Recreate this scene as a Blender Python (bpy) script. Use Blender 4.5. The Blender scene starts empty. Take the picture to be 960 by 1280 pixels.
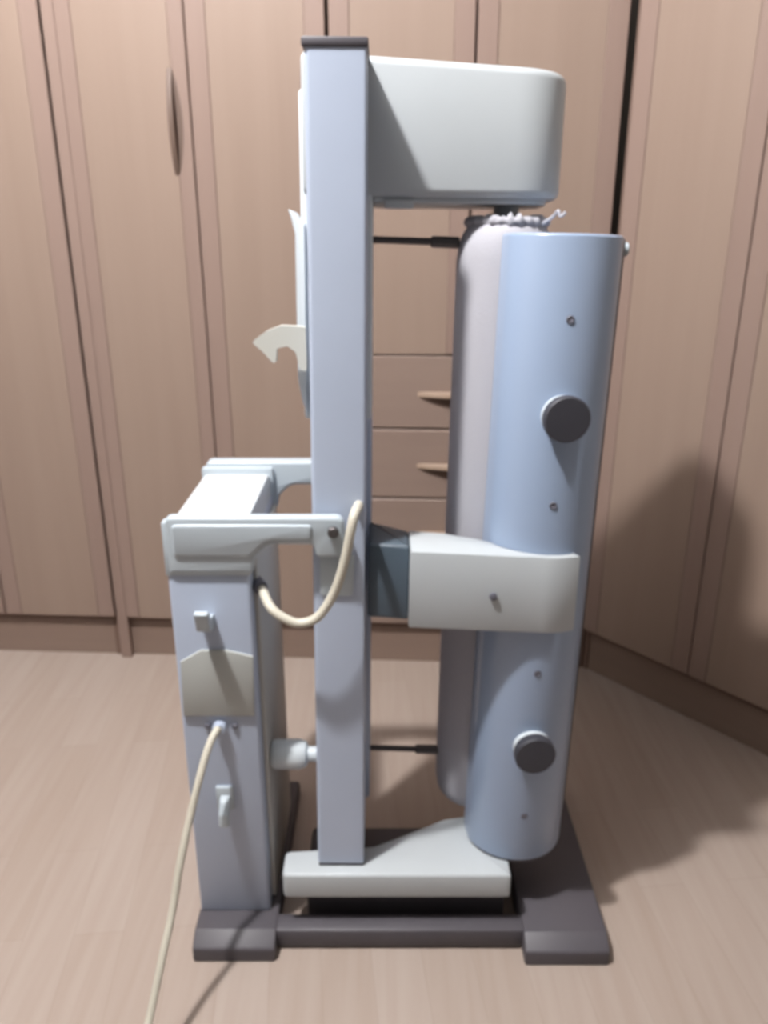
import bpy, bmesh, math, random
from mathutils import Matrix, Vector, noise
random.seed(4)
SC = bpy.context.scene
COL = SC.collection
R = math.radians

# ------------------------------------------------------------------ materials
def mat(name, col, rough=0.5, metal=0.0, spec=0.5, coat=0.0, bump=None, mottle=0.0, mscale=8):
    m = bpy.data.materials.new(name); m.use_nodes = True
    nt = m.node_tree; b = nt.nodes['Principled BSDF']
    b.inputs['Base Color'].default_value = (*col, 1)
    b.inputs['Roughness'].default_value = rough
    b.inputs['Metallic'].default_value = metal
    b.inputs['Specular IOR Level'].default_value = spec
    b.inputs['Coat Weight'].default_value = coat
    tc = nt.nodes.new('ShaderNodeTexCoord')
    if mottle:
        n = nt.nodes.new('ShaderNodeTexNoise'); n.inputs['Scale'].default_value = mscale
        n.inputs['Detail'].default_value = 4
        r = nt.nodes.new('ShaderNodeValToRGB')
        r.color_ramp.elements[0].position = .3; r.color_ramp.elements[1].position = .7
        r.color_ramp.elements[0].color = (*[c*(1-mottle) for c in col], 1)
        r.color_ramp.elements[1].color = (*[min(1, c*(1+mottle)) for c in col], 1)
        nt.links.new(tc.outputs['Object'], n.inputs['Vector'])
        nt.links.new(n.outputs['Fac'], r.inputs['Fac'])
        nt.links.new(r.outputs['Color'], b.inputs['Base Color'])
    if bump:
        n2 = nt.nodes.new('ShaderNodeTexNoise'); n2.inputs['Scale'].default_value = bump[0]
        n2.inputs['Detail'].default_value = 3
        bp = nt.nodes.new('ShaderNodeBump'); bp.inputs['Strength'].default_value = bump[1]
        bp.inputs['Distance'].default_value = .002
        nt.links.new(tc.outputs['Object'], n2.inputs['Vector'])
        nt.links.new(n2.outputs['Fac'], bp.inputs['Height'])
        nt.links.new(bp.outputs['Normal'], b.inputs['Normal'])
    return m

def wood(name, c0, c1, scale=(26, 26, 1.2), rough=.42):
    m = bpy.data.materials.new(name); m.use_nodes = True
    nt = m.node_tree; b = nt.nodes['Principled BSDF']
    b.inputs['Roughness'].default_value = rough
    b.inputs['Specular IOR Level'].default_value = .35
    tc = nt.nodes.new('ShaderNodeTexCoord'); mp = nt.nodes.new('ShaderNodeMapping')
    mp.inputs['Scale'].default_value = scale
    n = nt.nodes.new('ShaderNodeTexNoise'); n.inputs['Scale'].default_value = 1.0
    n.inputs['Detail'].default_value = 5; n.inputs['Roughness'].default_value = .6
    n.inputs['Distortion'].default_value = .4
    r = nt.nodes.new('ShaderNodeValToRGB')
    r.color_ramp.elements[0].position = .3; r.color_ramp.elements[1].position = .72
    r.color_ramp.elements[0].color = (*c0, 1); r.color_ramp.elements[1].color = (*c1, 1)
    nt.links.new(tc.outputs['Object'], mp.inputs['Vector'])
    nt.links.new(mp.outputs['Vector'], n.inputs['Vector'])
    nt.links.new(n.outputs['Fac'], r.inputs['Fac'])
    nt.links.new(r.outputs['Color'], b.inputs['Base Color'])
    return m

def laminate(name):
    m = bpy.data.materials.new(name); m.use_nodes = True
    nt = m.node_tree; b = nt.nodes['Principled BSDF']; L = nt.links.new
    b.inputs['Roughness'].default_value = .38
    b.inputs['Specular IOR Level'].default_value = .4
    tc = nt.nodes.new('ShaderNodeTexCoord'); mp = nt.nodes.new('ShaderNodeMapping')
    mp.inputs['Rotation'].default_value = (0, 0, R(84))
    br = nt.nodes.new('ShaderNodeTexBrick')
    br.inputs['Scale'].default_value = 1.0
    br.inputs['Brick Width'].default_value = .62; br.inputs['Row Height'].default_value = .095
    br.inputs['Mortar Size'].default_value = .0008; br.offset = .37
    br.inputs['Color1'].default_value = (0.356, 0.288, 0.246, 1)
    br.inputs['Color2'].default_value = (0.378, 0.312, 0.272, 1)
    br.inputs['Mortar'].default_value = (0.324, 0.260, 0.220, 1)
    g = nt.nodes.new('ShaderNodeTexNoise'); g.inputs['Scale'].default_value = 1; g.inputs['Detail'].default_value = 6
    mp2 = nt.nodes.new('ShaderNodeMapping'); mp2.inputs['Rotation'].default_value = (0, 0, R(84))
    mp2.inputs['Scale'].default_value = (45, 2.5, 1)
    rr = nt.nodes.new('ShaderNodeValToRGB')
    rr.color_ramp.elements[0].color = (.92, .895, .88, 1); rr.color_ramp.elements[1].color = (1.0, 1.0, 1.0, 1)
    rr.color_ramp.elements[0].position = .32; rr.color_ramp.elements[1].position = .68
    mx = nt.nodes.new('ShaderNodeMixRGB'); mx.blend_type = 'MULTIPLY'; mx.inputs['Fac'].default_value = 1
    L(tc.outputs['Object'], mp.inputs['Vector']); L(tc.outputs['Object'], mp2.inputs['Vector'])
    L(mp.outputs['Vector'], br.inputs['Vector']); L(mp2.outputs['Vector'], g.inputs['Vector'])
    L(g.outputs['Fac'], rr.inputs['Fac']); L(br.outputs['Color'], mx.inputs['Color1']); L(rr.outputs['Color'], mx.inputs['Color2'])
    L(mx.outputs['Color'], b.inputs['Base Color'])
    return m

M_ENAMEL = mat('grey_white_enamel', (0.416, 0.471, 0.582), .38, spec=.5, mottle=.02)
M_ARM = mat('warm_grey_enamel', (0.441, 0.470, 0.488), .45, mottle=.02)
M_SHOE = mat('blue_grey_enamel', (0.281, 0.352, 0.478), .28, spec=.5, coat=.2)
M_WHITE = mat('white_plastic', (0.570, 0.613, 0.640), .35)
M_PLATE = mat('pale_grey_plastic', (0.432, 0.486, 0.526), .34)
M_SIDE = mat('beige_grey_panel', (0.467, 0.458, 0.424), .5)
M_POCKET = mat('beige_plastic', (0.378, 0.387, 0.368), .5)
M_CLOTH = mat('cotton_cover', (0.409, 0.402, 0.437), .95, spec=.1, bump=(260, .35))
M_DARK = mat('charcoal_plastic', (.075, .068, .078), .5, mottle=.06)
M_RUBBER = mat('black_rubber', (.035, .035, .045), .6)
M_TEAL = mat('dark_slate_plastic', (.065, .09, .115), .45)
M_CORD = mat('cream_cord', (0.530, 0.497, 0.414), .5)
M_STEEL = mat('dull_steel', (.10, .09, .09), .45, metal=.6)
M_SCREW = mat('screw_hole', (.12, .12, .15), .5)
M_HOOKC = mat('ivory_plastic', (0.570, 0.570, 0.522), .4)
M_PANEL = wood('pale_maple_panel', (0.262, 0.191, 0.152), (0.287, 0.212, 0.170), (16, 16, .8))
M_STILE = wood('pink_maple_frame', (0.248, 0.175, 0.146), (0.265, 0.189, 0.158), (30, 30, 1))
M_PLINTH = wood('maple_plinth', (0.223, 0.158, 0.126), (0.245, 0.176, 0.140), (1, 24, 24))
M_PULL = wood('maple_pull', (0.360, 0.259, 0.194), (0.403, 0.302, 0.230), (8, 8, 8))
M_PULLD = mat('brown_fin_and_shade', (.13, .085, .065), .6)  # brown of the door fins, also the shade painted beside every pull
M_CARC = mat('brown_carcass', (.16, .10, .075), .7, mottle=.05)
M_FLOOR = laminate('laminate_floor')
M_WALL = mat('painted_plaster', (.30, .28, .26), .9, bump=(60, .1))
M_CEIL = mat('white_ceiling_paint', (.34, .34, .34), .9)

# ------------------------------------------------------------------ mesh helpers
def link(name, bm, material, parent=None, smooth=35, xf=None):
    if xf is not None: bmesh.ops.transform(bm, matrix=xf, verts=bm.verts)
    bmesh.ops.recalc_face_normals(bm, faces=bm.faces)
    me = bpy.data.meshes.new(name)
    if parent is not None:
        bmesh.ops.transform(bm, matrix=parent_world(parent).inverted(), verts=bm.verts)
    bm.to_mesh(me); bm.free()
    mats = material if isinstance(material, (list, tuple)) else [material]
    for m in mats: me.materials.append(m)
    for p in me.polygons: p.use_smooth = True
    me.set_sharp_from_angle(angle=R(smooth))
    o = bpy.data.objects.new(name, me); COL.objects.link(o)
    if parent is not None: o.parent = parent
    return o

def parent_world(o):
    m = o.matrix_basis.copy()
    while o.parent: o = o.parent; m = o.matrix_basis @ m
    return m

def merge(dst, src, mi=0):
    for f in src.faces: f.material_index = mi
    me = bpy.data.meshes.new('tmp'); src.to_mesh(me); src.free()
    dst.from_mesh(me); bpy.data.meshes.remove(me)
    return dst

def box(x0, x1, y0, y1, z0, z1, bev=0.0, seg=2):
    bm = bmesh.new()
    bmesh.ops.create_cube(bm, size=1)
    for v in bm.verts:
        v.co = Vector((x0+(v.co.x+.5)*(x1-x0), y0+(v.co.y+.5)*(y1-y0), z0+(v.co.z+.5)*(z1-z0)))
    if bev: bmesh.ops.bevel(bm, geom=list(bm.edges), offset=bev, segments=seg, profile=.5, affect='EDGES')
    return bm

def prism(pts, a, b, axis='z', bev=0.0, seg=2):
    """extrude the 2-D outline along an axis; axis 'y': pts are (x,z), axis 'z': (x,y), axis 'x': (y,z)"""
    def P(p, t):
        if axis == 'z': return (p[0], p[1], t)
        if axis == 'y': return (p[0], t, p[1])
        return (t, p[0], p[1])
    bm = bmesh.new()
    A = [bm.verts.new(P(p, a)) for p in pts]; B = [bm.verts.new(P(p, b)) for p in pts]
    n = len(pts)
    fa = bm.faces.new(A[::-1]); fb = bm.faces.new(B)
    for i in range(n): bm.faces.new((A[i], A[(i+1) % n], B[(i+1) % n], B[i]))
    bmesh.ops.recalc_face_normals(bm, faces=bm.faces)
    if bev:
        es = list(set(fa.edges) | set(fb.edges))
        bmesh.ops.bevel(bm, geom=es, offset=bev, segments=seg, profile=.5, affect='EDGES')
    return bm

def round_poly(pts, rads, n=6):
    """round the corners of a polygon"""
    out = []
    k = len(pts)
    for i in range(k):
        p = Vector(pts[i]); r = rads[i] if isinstance(rads, (list, tuple)) else rads
        if r <= 0: out.append(tuple(p)); continue
        a = (Vector(pts[i-1])-p); b = (Vector(pts[(i+1) % k])-p)
        la, lb = a.length, b.length; a.normalize(); b.normalize()
        ang = a.angle(b); t = min(r/math.tan(ang/2), la*.49, lb*.49)
        p0 = p+a*t; p1 = p+b*t
        for j in range(n+1):
            u = j/n
            q = p0*(1-u)**2 + p*2*u*(1-u) + p1*u*u
            out.append((q.x, q.y))
    return out

def catmull(P, n=10):
    P = [Vector(p) for p in P]
    Q = [P[0]*2-P[1]] + P + [P[-1]*2-P[-2]]
    out = []
    for i in range(1, len(Q)-2):
        for j in range(n):
            t = j/n
            out.append(.5*((2*Q[i]) + (Q[i+1]-Q[i-1])*t + (2*Q[i-1]-5*Q[i]+4*Q[i+1]-Q[i+2])*t*t
                           + (-Q[i-1]+3*Q[i]-3*Q[i+1]+Q[i+2])*t**3))
    out.append(P[-1]); return out

def tube(path, rad, n=12):
    bm = bmesh.new(); rings = []
    up = Vector((.13, .31, .94)).normalized()
    for i, p in enumerate(path):
        p = Vector(p)
        d = (Vector(path[min(i+1, len(path)-1)])-Vector(path[max(i-1, 0)])).normalized()
        s = d.cross(up)
        if s.length < 1e-4: s = d.cross(Vector((1, 0, 0)))
        s.normalize(); u = s.cross(d).normalized()
        r = rad[i] if isinstance(rad, (list, tuple)) else rad
        rings.append([bm.verts.new(p+(s*math.cos(2*math.pi*k/n)+u*math.sin(2*math.pi*k/n))*r) for k in range(n)])
    for a, b in zip(rings, rings[1:]):
        for k in range(n): bm.faces.new((a[k], a[(k+1) % n], b[(k+1) % n], b[k]))
    bm.faces.new(rings[0][::-1]); bm.faces.new(rings[-1])
    return bm

def lathe(prof, origin, axis, n=40):
    """prof: list of (radius, height) spun about axis through origin"""
    axis = Vector(axis).normalized(); q = Vector((0, 0, 1)).rotation_difference(axis)
    bm = bmesh.new(); rings = []
    for r, h in prof:
        ring = []
        for k in range(n):
            a = 2*math.pi*k/n
            ring.append(bm.verts.new(Vector(origin)+q @ Vector((r*math.cos(a), r*math.sin(a), h))))
        rings.append(ring)
    for a, b in zip(rings, rings[1:]):
        for k in range(n): bm.faces.new((a[k], a[(k+1) % n], b[(k+1) % n], b[k]))
    bm.faces.new(rings[0][::-1]); bm.faces.new(rings[-1])
    return bm

def cyl(p0, p1, r, bev=.002, n=24):
    d = Vector(p1)-Vector(p0); h = d.length; b = min(bev, r*.5, h*.4)
    return lathe([(r-b, 0), (r, b), (r, h-b), (r-b, h)], p0, d, n)

def thing(name, label, cat, loc, rz=0, group=None):
    o = bpy.data.objects.new(name, None); COL.objects.link(o)
    o.empty_display_size = .1
    o.location = loc; o.rotation_euler = (0, 0, rz)
    o.matrix_basis = Matrix.Translation(loc) @ Matrix.Rotation(rz, 4, 'Z')
    o['label'] = label; o['category'] = cat
    if group: o['group'] = group
    return o

def struct(name, bm, m):
    o = link(name, bm, m); o['kind'] = 'structure'; return o

# ------------------------------------------------------------------ the room
YAW = R(-2.9)
WM = Matrix.Translation((0, 2.20, 0)) @ Matrix.Rotation(YAW, 4, 'Z')
struct('floor', box(-2.6, 2.2, -1.6, 3.1, -.05, 0), M_FLOOR)
struct('ceiling', box(-2.6, 2.2, -1.6, 3.1, 3.30, 3.35), M_CEIL)
struct('wall_back', box(-2.6, 2.2, 3.0, 3.1, 0, 3.30), M_WALL)
struct('wall_left', box(-2.7, -2.6, -1.6, 3.1, 0, 3.30), M_WALL)
struct('wall_right', box(1.62, 1.72, -1.6, 3.1, 0, 3.30), M_WALL)

# ------------------------------------------------------------------ fitted wardrobe
ZD, ZT = .142, 2.34          # door bottom and top
def lens(l, w, n=14):        # half-moon outline, chord on the axis
    return [(-l/2+l*i/n, w*math.sin(math.pi*i/n)**.8 if 0 < i < n else 0) for i in range(n+1)]

def pull(parent, xf, name='handle', ln=.245, shade_w=.017, fin_m=None, ft=.004):
    """half-moon pull: a wooden fin with its shade painted as a dark lens beside it. Local: length along x, fin leaves along -y, painted shade towards -z"""
    fin = prism([(x, -y) for x, y in lens(ln, .026)], -ft, ft, 'z', .0015, 1)
    fin_shade = prism([(x, -z) for x, z in lens(ln*.96, shade_w)], -.0022, .001, 'y')  # dark lens lying on the front, the fin's shadow put in as colour
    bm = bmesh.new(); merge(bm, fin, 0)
    bmesh.ops.translate(fin_shade, vec=(0, 0, -ft), verts=fin_shade.verts)
    merge(bm, fin_shade, 1)
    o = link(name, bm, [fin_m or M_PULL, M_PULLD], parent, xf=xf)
    return o

def door(parent, W, x0, x1, z0, z1, hside=None, hz=1.54, st=.05, g=.003):
    x0 += g; x1 -= g; z0 += g; z1 -= g
    bm = bmesh.new()
    merge(bm, box(x0, x0+st, 0, .02, z0, z1, .002, 1))
    merge(bm, box(x1-st, x1, 0, .02, z0, z1, .002, 1))
    d = link('door', bm, M_STILE, parent, xf=W)
    link('door_panel', box(x0+st+.0008, x1-st-.0008, .0022, .0195, z0, z1), M_PANEL, d, xf=W)
    if hside:
        hx = x1-st-.004 if hside == 'r' else x0+st+.004
        rot = Matrix.Rotation(R(-90), 4, 'Y') if hside == 'r' else Matrix.Rotation(R(90), 4, 'Y')
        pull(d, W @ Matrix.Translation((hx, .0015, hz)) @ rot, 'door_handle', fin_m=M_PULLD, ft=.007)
    return d

def unit_shell(parent, W, x0, x1, depth=.55):
    bm = bmesh.new()
    merge(bm, box(x0+.0005, x0+.018, .022, depth, .0, ZT+.02))
    merge(bm, box(x1-.018, x1-.0005, .022, depth, .0, ZT+.02))
    merge(bm, box(x0+.0185, x1-.0185, depth-.01, depth, .05, ZT+.02))
    merge(bm, box(x0+.0185, x1-.0185, .024, depth-.011, ZD-.02, ZD))
    merge(bm, box(x0+.0185, x1-.0185, .024, depth-.011, ZT+.002, ZT+.02))
    xm = (x0+x1)/2
    merge(bm, box(xm-.02, xm+.02, .028, .06, ZD+.001, ZT+.001))
    link('carcass', bm, M_CARC, parent, xf=W)
    link('plinth', box(x0+.019, x1-.019, .026, .042, .0, ZD-.021, .001, 1), M_PLINTH, parent, xf=W)

S = [-1.545, -1.192, -.839, -.486, -.139, .222, .586]     # seams along the wall, metres
GRP = 'fitted wardrobe units round the room corner'
def unit_root(name, label, xl):
    p = WM @ Vector((xl, 0, 0))
    return thing(name, label, 'wardrobe', p, YAW, GRP)

u = unit_root('wardrobe', 'pale wood wardrobe at the far left, cut by the left edge of the photo', S[0])
unit_shell(u, WM, S[0], S[2]-.002)
door(u, WM, S[0], S[1], ZD, ZT); door(u, WM, S[1], S[2]-.002, ZD, ZT)

u = unit_root('wardrobe', 'pale wood two-door wardrobe with the long vertical half-moon handle, left behind the ironer', S[2])
unit_shell(u, WM, S[2]+.002, S[4]-.002)
link('side_panel', box(S[2]+.003, S[2]+.0342, .0005, .0215, .0, ZT, .001, 1), M_STILE, u, xf=WM)
door(u, WM, S[2]+.034, S[3], ZD, ZT, 'r', 1.54, .04, .0007); door(u, WM, S[3], S[4]-.002, ZD, ZT, 'r')

u = unit_root('wardrobe', 'pale wood wardrobe with drawers below its doors, directly behind the upright ironer', S[4])
unit_shell(u, WM, S[4]+.002, S[6]-.002)
ZL = [.142, .345, .551, .757, .963]
door(u, WM, S[4]+.002, S[5], ZL[-1], ZT, 'r', 1.54); door(u, WM, S[5], S[6]-.002, ZL[-1], ZT, 'l', 1.54)
for a, b in zip(ZL, ZL[1:]):
    d = link('drawer', box(S[4]+.005, S[6]-.005, 0, .02, a+.0025, b-.0025, .003, 1), wood('drawer_front', (0.241, 0.176, 0.146), (0.263, 0.194, 0.160), (1.2, 1.2, 22)) if a == ZL[0] else bpy.data.materials['drawer_front'], u, xf=WM)
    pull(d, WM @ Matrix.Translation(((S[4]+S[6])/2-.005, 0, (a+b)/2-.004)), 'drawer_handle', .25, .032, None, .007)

DYAW = R(-50)
DM = Matrix.Translation((.600, 2.172, 0)) @ Matrix.Rotation(DYAW, 4, 'Z')
u = thing('wardrobe', 'pale wood wardrobe set across the corner at an angle, on the right in shadow', 'wardrobe', DM.translation, DYAW, GRP)
unit_shell(u, DM, 0, .70, .5)
link('corner_filler', box(-.010, .0015, .014, .0215, 0, ZT), M_CARC, u, xf=DM)
door(u, DM, .003, .352, ZD, ZT, g=.0014); door(u, DM, .352, .70, ZD, ZT, g=.0014)

# ------------------------------------------------------------------ the ironing machine
T = thing('rotary_ironer', 'grey-white rotary ironing machine folded upright on its dark-footed stand', 'ironing machine', (0, 1.36, 0))
PIV = Vector((-.08, 1.193, .17))
LEAN = Matrix.Translation(PIV) @ Matrix.Rotation(R(.6), 4, 'Y') @ Matrix.Rotation(R(-2.2), 4, 'X') @ Matrix.Translation(-PIV)
SPIV = Vector((.258, 1.297, .62))
LEAN_ROLL = Matrix.Translation(PIV) @ Matrix.Rotation(R(.86), 4, 'Y') @ Matrix.Rotation(R(-2.2), 4, 'X') @ Matrix.Translation(-PIV)
LEAN_SHOE = LEAN_ROLL @ Matrix.Translation(SPIV) @ Matrix.Rotation(R(.55), 4, 'Y') @ Matrix.Translation(-SPIV)
CUR = [LEAN]
def head(name, bm, m, parent=None, smooth=35): return link(name, bm, m, parent or T, smooth, CUR[0])
def stand(name, bm, m, parent=None, smooth=35): return link(name, bm, m, parent or T, smooth)

# --- stand: foot rails, crossbars, column
def foot_profile(y0, y1, h):   # (y,z): chamfered nose at both ends
    return round_poly([(y0, 0), (y0, h*.62), (y0+.030, h), (y1-.02, h), (y1, h*.6), (y1, 0)], [.003, .008, .008, .01, .01, .003], 4)
stand('foot_rail', prism(foot_profile(1.124, 1.60, .048), -.358, -.203, 'x', .006), M_DARK)
stand('foot_rail', prism(foot_profile(1.116, 1.62, .050), .262, .420, 'x', .006), M_DARK)
stand('crossbar', box(-.206, .266, 1.152, 1.194, .004, .046, .006), M_DARK)
stand('support_block', box(-.150, .236, 1.215, 1.36, .0, .107, .008), M_DARK)

COLUMN = stand('column', box(-.355, -.220, 1.197, 1.50, .046, .80, .006, 3), M_ENAMEL)
stand('side_cover', box(-.2205, -.212, 1.226, 1.49, .056, .78, .003), M_SIDE, COLUMN)
stand('pocket_panel', prism([(-.350, .492), (-.226, .492), (-.222, .61), (-.268, .622), (-.310, .622), (-.346, .600)], 1.1915, 1.1975, 'y', .002), M_POCKET, COLUMN)
stand('top_cover', prism(round_poly([(1.1985, .79), (1.1985, .832), (1.235, .846), (1.475, .846), (1.502, .832), (1.502, .79)], .008, 4), -.346, -.222, 'x', .005), M_WHITE, COLUMN)

def side_plate(y0, y1, nm):
    out = round_poly([(-.350, .763), (-.350, .862), (-.064, .862), (-.060, .792), (-.110, .792), (-.114, .814), (-.185, .814), (-.210, .790), (-.214, .763)],
                     [.006, .012, .016, .014, .010, .010, .03, .03, .006], 8)
    p = stand(nm, prism(out, y0, y1, 'y', .006, 3), M_PLATE)
    return p
pl = side_plate(1.1915, 1.213, 'pivot_plate')
stand('raised_rim', prism(round_poly([(-.340, .795), (-.340, .850), (-.114, .850), (-.116, .823), (-.189, .823), (-.217, .795)], [.008, .01, .008, .008, .03, .01], 6), 1.188, 1.197, 'y', .004, 3), M_PLATE, pl)
stand('plate_skirt', box(-.357, -.217, 1.1948, 1.218, .758, .852, .003), M_PLATE, pl)
stand('pivot_bolt', cyl((-.081, 1.182, .838), (-.081, 1.196, .838), .009), M_STEEL, pl)
pl2 = side_plate(1.508, 1.54, 'pivot_plate')
stand('plate_skirt', box(-.357, -.217, 1.496, 1.518, .758, .852, .005), M_PLATE, pl2)

# hooks for winding the cord
h1 = prism(round_poly([(1.199, .664), (1.172, .668), (1.160, .676), (1.150, .710), (1.160, .713), (1.174, .692), (1.199, .688)], .003, 3), -.306, -.283, 'x', .002)
stand('cord_hook', h1, M_PLATE)
h2 = bmesh.new()
merge(h2, box(-.305, -.273, 1.191, 1.199, .292, .342, .003))
merge(h2, prism(round_poly([(1.199, .328), (1.178, .320), (1.164, .302), (1.160, .278), (1.172, .276), (1.180, .296), (1.199, .308)], .004, 4), -.297, -.279, 'x', .003))
stand('cord_hook', h2, M_PLATE)

# mains cord and its clamp
cl = bmesh.new()
merge(cl, cyl((-.288, 1.182, .470), (-.288, 1.199, .470), .012))
clamp = stand('cord_clamp', cl, M_ENAMEL, COLUMN)
for sx in (-.310, -.262):
    stand('clamp_screw', cyl((sx, 1.192, .470), (sx, 1.1985, .470), .006), M_SCREW, COLUMN)
cord_pts = [(-.288, 1.192, .470), (-.291, 1.178, .472), (-.300, 1.158, .458), (-.312, 1.13, .42), (-.327, 1.10, .36), (-.343, 1.06, .285),
            (-.352, 1.03, .225), (-.364, .985, .165), (-.377, .935, .098), (-.39, .87, .04), (-.40, .80, .007), (-.41, .70, .006), (-.43, .50, .006), (-.50, .30, .006), (-.70, .15, .006)]
stand('power_cord', tube(catmull(cord_pts, 8), .0065, 12), M_CORD)
loop = [(-.214, 1.245, .727), (-.200, 1.205, .724), (-.185, 1.175, .712), (-.165, 1.165, .699), (-.138, 1.163, .689), (-.107, 1.165, .700), (-.080, 1.168, .742), (-.062, 1.168, .798), (-.052, 1.170, .848), (-.046, 1.180, .872), (-.042, 1.205, .874), (-.040, 1.24, .87)]
stand('connecting_cord', tube(catmull(loop, 8), .0078, 12), M_CORD)
stand('cord_grommet', cyl((-.222, 1.248, .728), (-.205, 1.215, .727), .012), M_SCREW)

# latch between column and beam
lk = lathe([(.012, 0), (.024, .004), (.028, .011), (.028, .056), (.023, .068), (.014, .072), (.014, .10)], (-.214, 1.262, .362), (1, 0, 0), 28)
stand('latch_knob', lk, M_WHITE)

# --- head: base slab at the lower end
slab = prism(round_poly([(-.190, 1.17), (.237, 1.17), (.237, 1.345), (.12, 1.32), (-.02, 1.245), (-.190, 1.232)], [.012, .006, .02, .05, .05, .012], 6), .106, .161, 'z', .006, 3)
stand('end_plate', slab, M_ARM)

# --- beam
def beam_sec():
    return round_poly([(-.1245, 1.193), (-.038, 1.193), (-.038, 1.343), (-.1245, 1.343)], [.009, .004, .004, .006], 5)
BEAM = head('beam', prism(beam_sec(), .168, 1.530, 'z', .001, 1), M_ENAMEL)
head('end_cap', box(-.128, -.0355, 1.190, 1.345, 1.5295, 1.542, .003), M_DARK, BEAM)
head('end_cap', box(-.1225, -.0395, 1.194, 1.34, .1605, .1685, .001), M_DARK, BEAM)
head('hinge_plate', prism(round_poly([(-.112, .715), (-.058, .715), (-.054, .79), (-.112, .79)], .008, 4), 1.189, 1.1935, 'y', .001), M_PLATE, BEAM)
for z in (1.42, 1.12):
    head('slot', box(-.1232, -.1195, 1.2, 1.212, z, z+.028, .001), M_SCREW, BEAM)

# rear housing and side board that show past the beam's left edge
head('rear_housing', prism(round_poly([(-.145, 1.315), (-.030, 1.315), (-.030, 1.46), (-.145, 1.46)], .006, 4), .99, 1.50, 'z', .006), M_WHITE)
head('rear_housing', prism(round_poly([(-.128, 1.343), (-.030, 1.343), (-.030, 1.44), (-.128, 1.44)], .006, 4), .20, .985, 'z', .004), M_ENAMEL)
head('feed_board', prism([(-.142, 1.305), (-.152, 1.322), (-.163, 1.326), (-.158, 1.310), (-.153, 1.29), (-.153, 1.06), (-.146, 1.02), (-.138, 1.0), (-.138, 1.305)], 1.30, 1.345, 'y', .002), M_WHITE)
lev = [(-.125, 1.146), (-.163, 1.148), (-.186, 1.140), (-.212, 1.122), (-.195, 1.107), (-.175, 1.084), (-.172, 1.112), (-.155, 1.116), (-.142, 1.106), (-.136, 1.078), (-.125, 1.075)]
lv = link('lever_hook', prism(round_poly(lev, .005, 4), 1.296, 1.310, 'y'), M_HOOKC, T)

# --- top arm that carries the roller
arm_plan = round_poly([(-.140, 1.31), (.277, 1.31), (.277, 1.50), (-.140, 1.50)], [.004, .085, .06, .01], 14)
abm = prism(arm_plan, 1.347, 1.546, 'z', .013, 4)
for v in abm.verts:
    if v.co.z > 1.45: v.co.z -= .016*(v.co.x+.03)/.29
ARM = head('bearing_arm', abm, M_ARM)
head('lower_lip', prism(round_poly([(-.030, 1.322), (.257, 1.322), (.257, 1.49), (-.030, 1.49)], [.004, .075, .05, .01], 14), 1.339, 1.349, 'z', .003), M_ARM, ARM)
head('lip_block', box(-.012, .035, 1.318, 1.345, 1.330, 1.344, .003), M_ARM, ARM)

# --- roller with its cloth
CUR[0] = LEAN_ROLL
RC = (.189, 1.380); RR = .082
rb = lathe([(.04, .205), (.072, .205), (RR-.004, .215), (RR, .235), (RR+.001, .5), (RR, 1.252), (RR-.003, 1.278), (RR-.009, 1.296), (RR-.018, 1.309), (RR-.03, 1.317), (.03, 1.319)], (RC[0], RC[1], 0), (0, 0, 1), 56)
ROLL = head('roller', rb, M_CLOTH, smooth=60)
fr = bmesh.new(); NF, NS = 120, 10
rings = []
for k in range(NF):
    a = 2*math.pi*k/NF
    w = .006*noise.noise((math.cos(a)*6, math.sin(a)*6, 3)) + .0018*math.sin(a*26)
    hgt = .0085+.007*noise.noise((math.cos(a)*7, math.sin(a)*7, 7)) + .0014*math.sin(a*31+1)
    ring = []
    for j in range(NS):
        b = 2*math.pi*j/NS
        rr = .056 + w + .013*math.cos(b); zz = 1.314 + hgt*1.1*math.sin(b)
        ring.append(fr.verts.new((RC[0]+rr*math.cos(a), RC[1]+rr*math.sin(a), zz)))
    rings.append(ring)
for k in range(NF):
    A, B = rings[k], rings[(k+1) % NF]
    for j in range(NS): fr.faces.new((A[j], A[(j+1) % NS], B[(j+1) % NS], B[j]))
head('gathered_hem', fr, M_CLOTH, ROLL, smooth=80)
head('roller_shaft', cyl((RC[0], RC[1]+.02, 1.295), (RC[0], RC[1]+.02, 1.35), .022), M_ARM, ROLL)
head('roller_shaft', cyl((RC[0], RC[1], .172), (RC[0], RC[1], .21), .03), M_STEEL, ROLL)
head('tie_string', tube(catmull([(.235, 1.30, 1.311), (.246, 1.285, 1.32), (.252, 1.275, 1.328), (.255, 1.272, 1.32), (.262, 1.268, 1.326)], 6), .0025, 8), M_CLOTH, ROLL)

# guide rods between beam and roller
for z in (1.284, .300):
    head('guide_rod', tube([(-.04, 1.372, z), (.07, 1.372, z-.002)], .006, 12), M_STEEL)
    head('rod_sleeve', cyl((.062, 1.372, z-.002), (.110, 1.372, z-.003), .0095), M_STEEL)

CUR[0] = LEAN_SHOE
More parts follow.
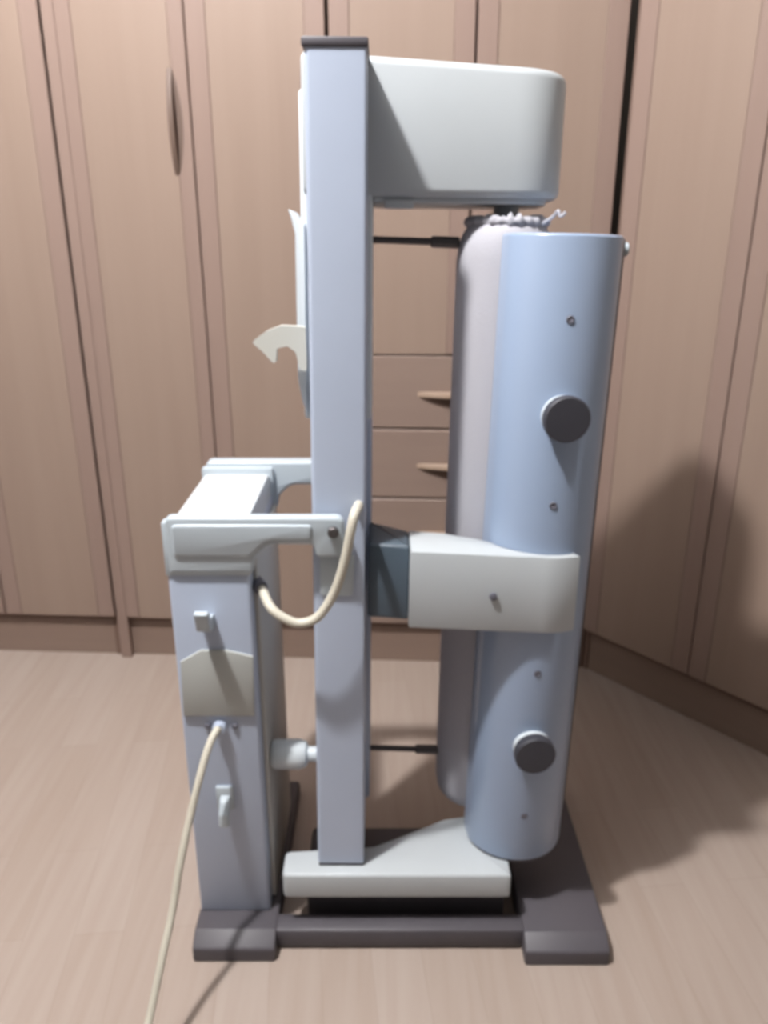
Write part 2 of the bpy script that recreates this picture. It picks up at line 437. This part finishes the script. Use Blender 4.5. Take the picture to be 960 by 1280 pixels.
# --- heated shoe: crescent section around the roller
SX, SY, SR = .258, 1.297, .096
ri = RR+.004
d = math.hypot(RC[0]-SX, RC[1]-SY); aa = (SR**2-ri**2+d*d)/(2*d); hh = math.sqrt(SR**2-aa**2)
ux, uy = (RC[0]-SX)/d, (RC[1]-SY)/d
pA = (SX+ux*aa+uy*hh, SY+uy*aa-ux*hh); pB = (SX+ux*aa-uy*hh, SY+uy*aa+ux*hh)
front, back = (pA, pB) if pA[1] < pB[1] else (pB, pA)
def arc(cx, cy, r, a0, a1, n): return [(cx+r*math.cos(a0+(a1-a0)*i/n), cy+r*math.sin(a0+(a1-a0)*i/n)) for i in range(n+1)]
a0 = math.atan2(front[1]-SY, front[0]-SX); a1 = math.atan2(back[1]-SY, back[0]-SX)
while a0 > a1: a0 -= 2*math.pi
a0 = max(a0, R(-159))
b0 = math.atan2(back[1]-RC[1], back[0]-RC[0]); b1 = math.atan2(front[1]-RC[1], front[0]-RC[0])
cres = arc(SX, SY, SR, a0+.02, a1-.02, 44)[:] + arc(RC[0], RC[1], ri, b0-.03, b1+.03, 26)
SHOE = head('heated_shoe', prism(cres, .170, 1.294, 'z', .005, 3), M_SHOE, smooth=40)
def shoe_edge(z0, z1, r, t0, t1, th, nm, m):
    out = arc(SX, SY, r, t0, t1, 30) + arc(SX, SY, r-th, t1, t0, 30)
    head(nm, prism(out, z0, z1, 'z', .001, 1), m, SHOE)
shoe_edge(.164, .171, SR-.003, a0+.12, a1-.12, .02, 'bottom_seal', M_DARK)
head('rear_strip', box(SX+SR-.006, SX+SR+.006, SY-.004, SY+.05, .20, 1.29, .002), M_DARK, SHOE)
head('strip_knob', cyl((SX+SR+.004, SY+.03, 1.275), (SX+SR+.020, SY+.03, 1.275), .011), M_PLATE, SHOE)
for zk, in ((1.022,), (.42,)):
    ft = lathe([(.034, 0), (.034, .019)], (SX+.006, SY-SR+.010, zk), (.06, -1, -.02), 32)
    f_ = head('foot_stub', ft, M_WHITE, SHOE)
    head('rubber_foot', lathe([(.030, .017), (.0355, .0195), (.0365, .023), (.0365, .036), (.034, .039), (.01, .0395)], (SX+.006, SY-SR+.010, zk), (.06, -1, -.02), 40), M_RUBBER, SHOE)
for zs in (1.170, .875, .568, .272):
    head('screw', lathe([(.0065, 0), (.0065, .006), (.005, .0072), (.003, .0060)], (SX+.004, SY-SR+.0055, zs), (.04, -1, 0), 20), M_SCREW, SHOE)

CUR[0] = LEAN_ROLL
# --- swing bracket that holds the shoe
fr0 = arc(SX, SY, SR+.016, R(-95), R(-58), 18)
inn = arc(SX, SY, SR+.0008, R(-58), R(-150), 20)
bp_ = [(.034, 1.1805), (.20, 1.1835)] + fr0 + inn + [(.150, 1.262), (.095, 1.282), (.034, 1.286)]
bb = prism(bp_, .662, .800, 'z', .004, 2)
for v in bb.verts:
    v.co.z -= .012*(v.co.x-.034)/.3
BR = head('shoe_bracket', bb, M_ARM, smooth=30)
head('bracket_screw', lathe([(.0065, 0), (.0065, .005), (.004, .006)], (.173, 1.182, .722), (0, -1, 0), 20), M_SCREW, BR)
db = prism(round_poly([(-.036, 1.215), (.0335, 1.205), (.0335, 1.284), (-.036, 1.335)], .004, 3), .665, .800, 'z', .006, 3)
head('swing_arm', db, M_TEAL)

# ------------------------------------------------------------------ light
ld = bpy.data.lights.new('ceiling_lamp_light', 'POINT'); ld.shadow_soft_size = .06
ld.energy = 380; ld.color = (1.0, .985, .98)
lo = bpy.data.objects.new('ceiling_lamp_light', ld); COL.objects.link(lo)
lo.location = (-.80, .665, 3.10)
w = bpy.data.worlds.new('world'); SC.world = w; w.use_nodes = True
w.node_tree.nodes['Background'].inputs[0].default_value = (.80, .90, 1.0, 1)
w.node_tree.nodes['Background'].inputs[1].default_value = .075

# ------------------------------------------------------------------ camera
cd = bpy.data.cameras.new('camera'); co = bpy.data.objects.new('camera', cd); COL.objects.link(co)
cd.sensor_fit = 'VERTICAL'; cd.sensor_height = 36; cd.lens = 36*1000/1280
cd.clip_start = .02
co.location = (0, 0, 1.30); co.rotation_euler = (R(90-19.8), 0, 0)
cd.dof.use_dof = True; cd.dof.focus_distance = .5; cd.dof.aperture_fstop = 8.5
SC.camera = co
SC.view_settings.view_transform = 'Standard'; SC.view_settings.look = 'None'
SC.view_settings.exposure = 0; SC.view_settings.gamma = 1; SC.view_settings.use_curve_mapping = False
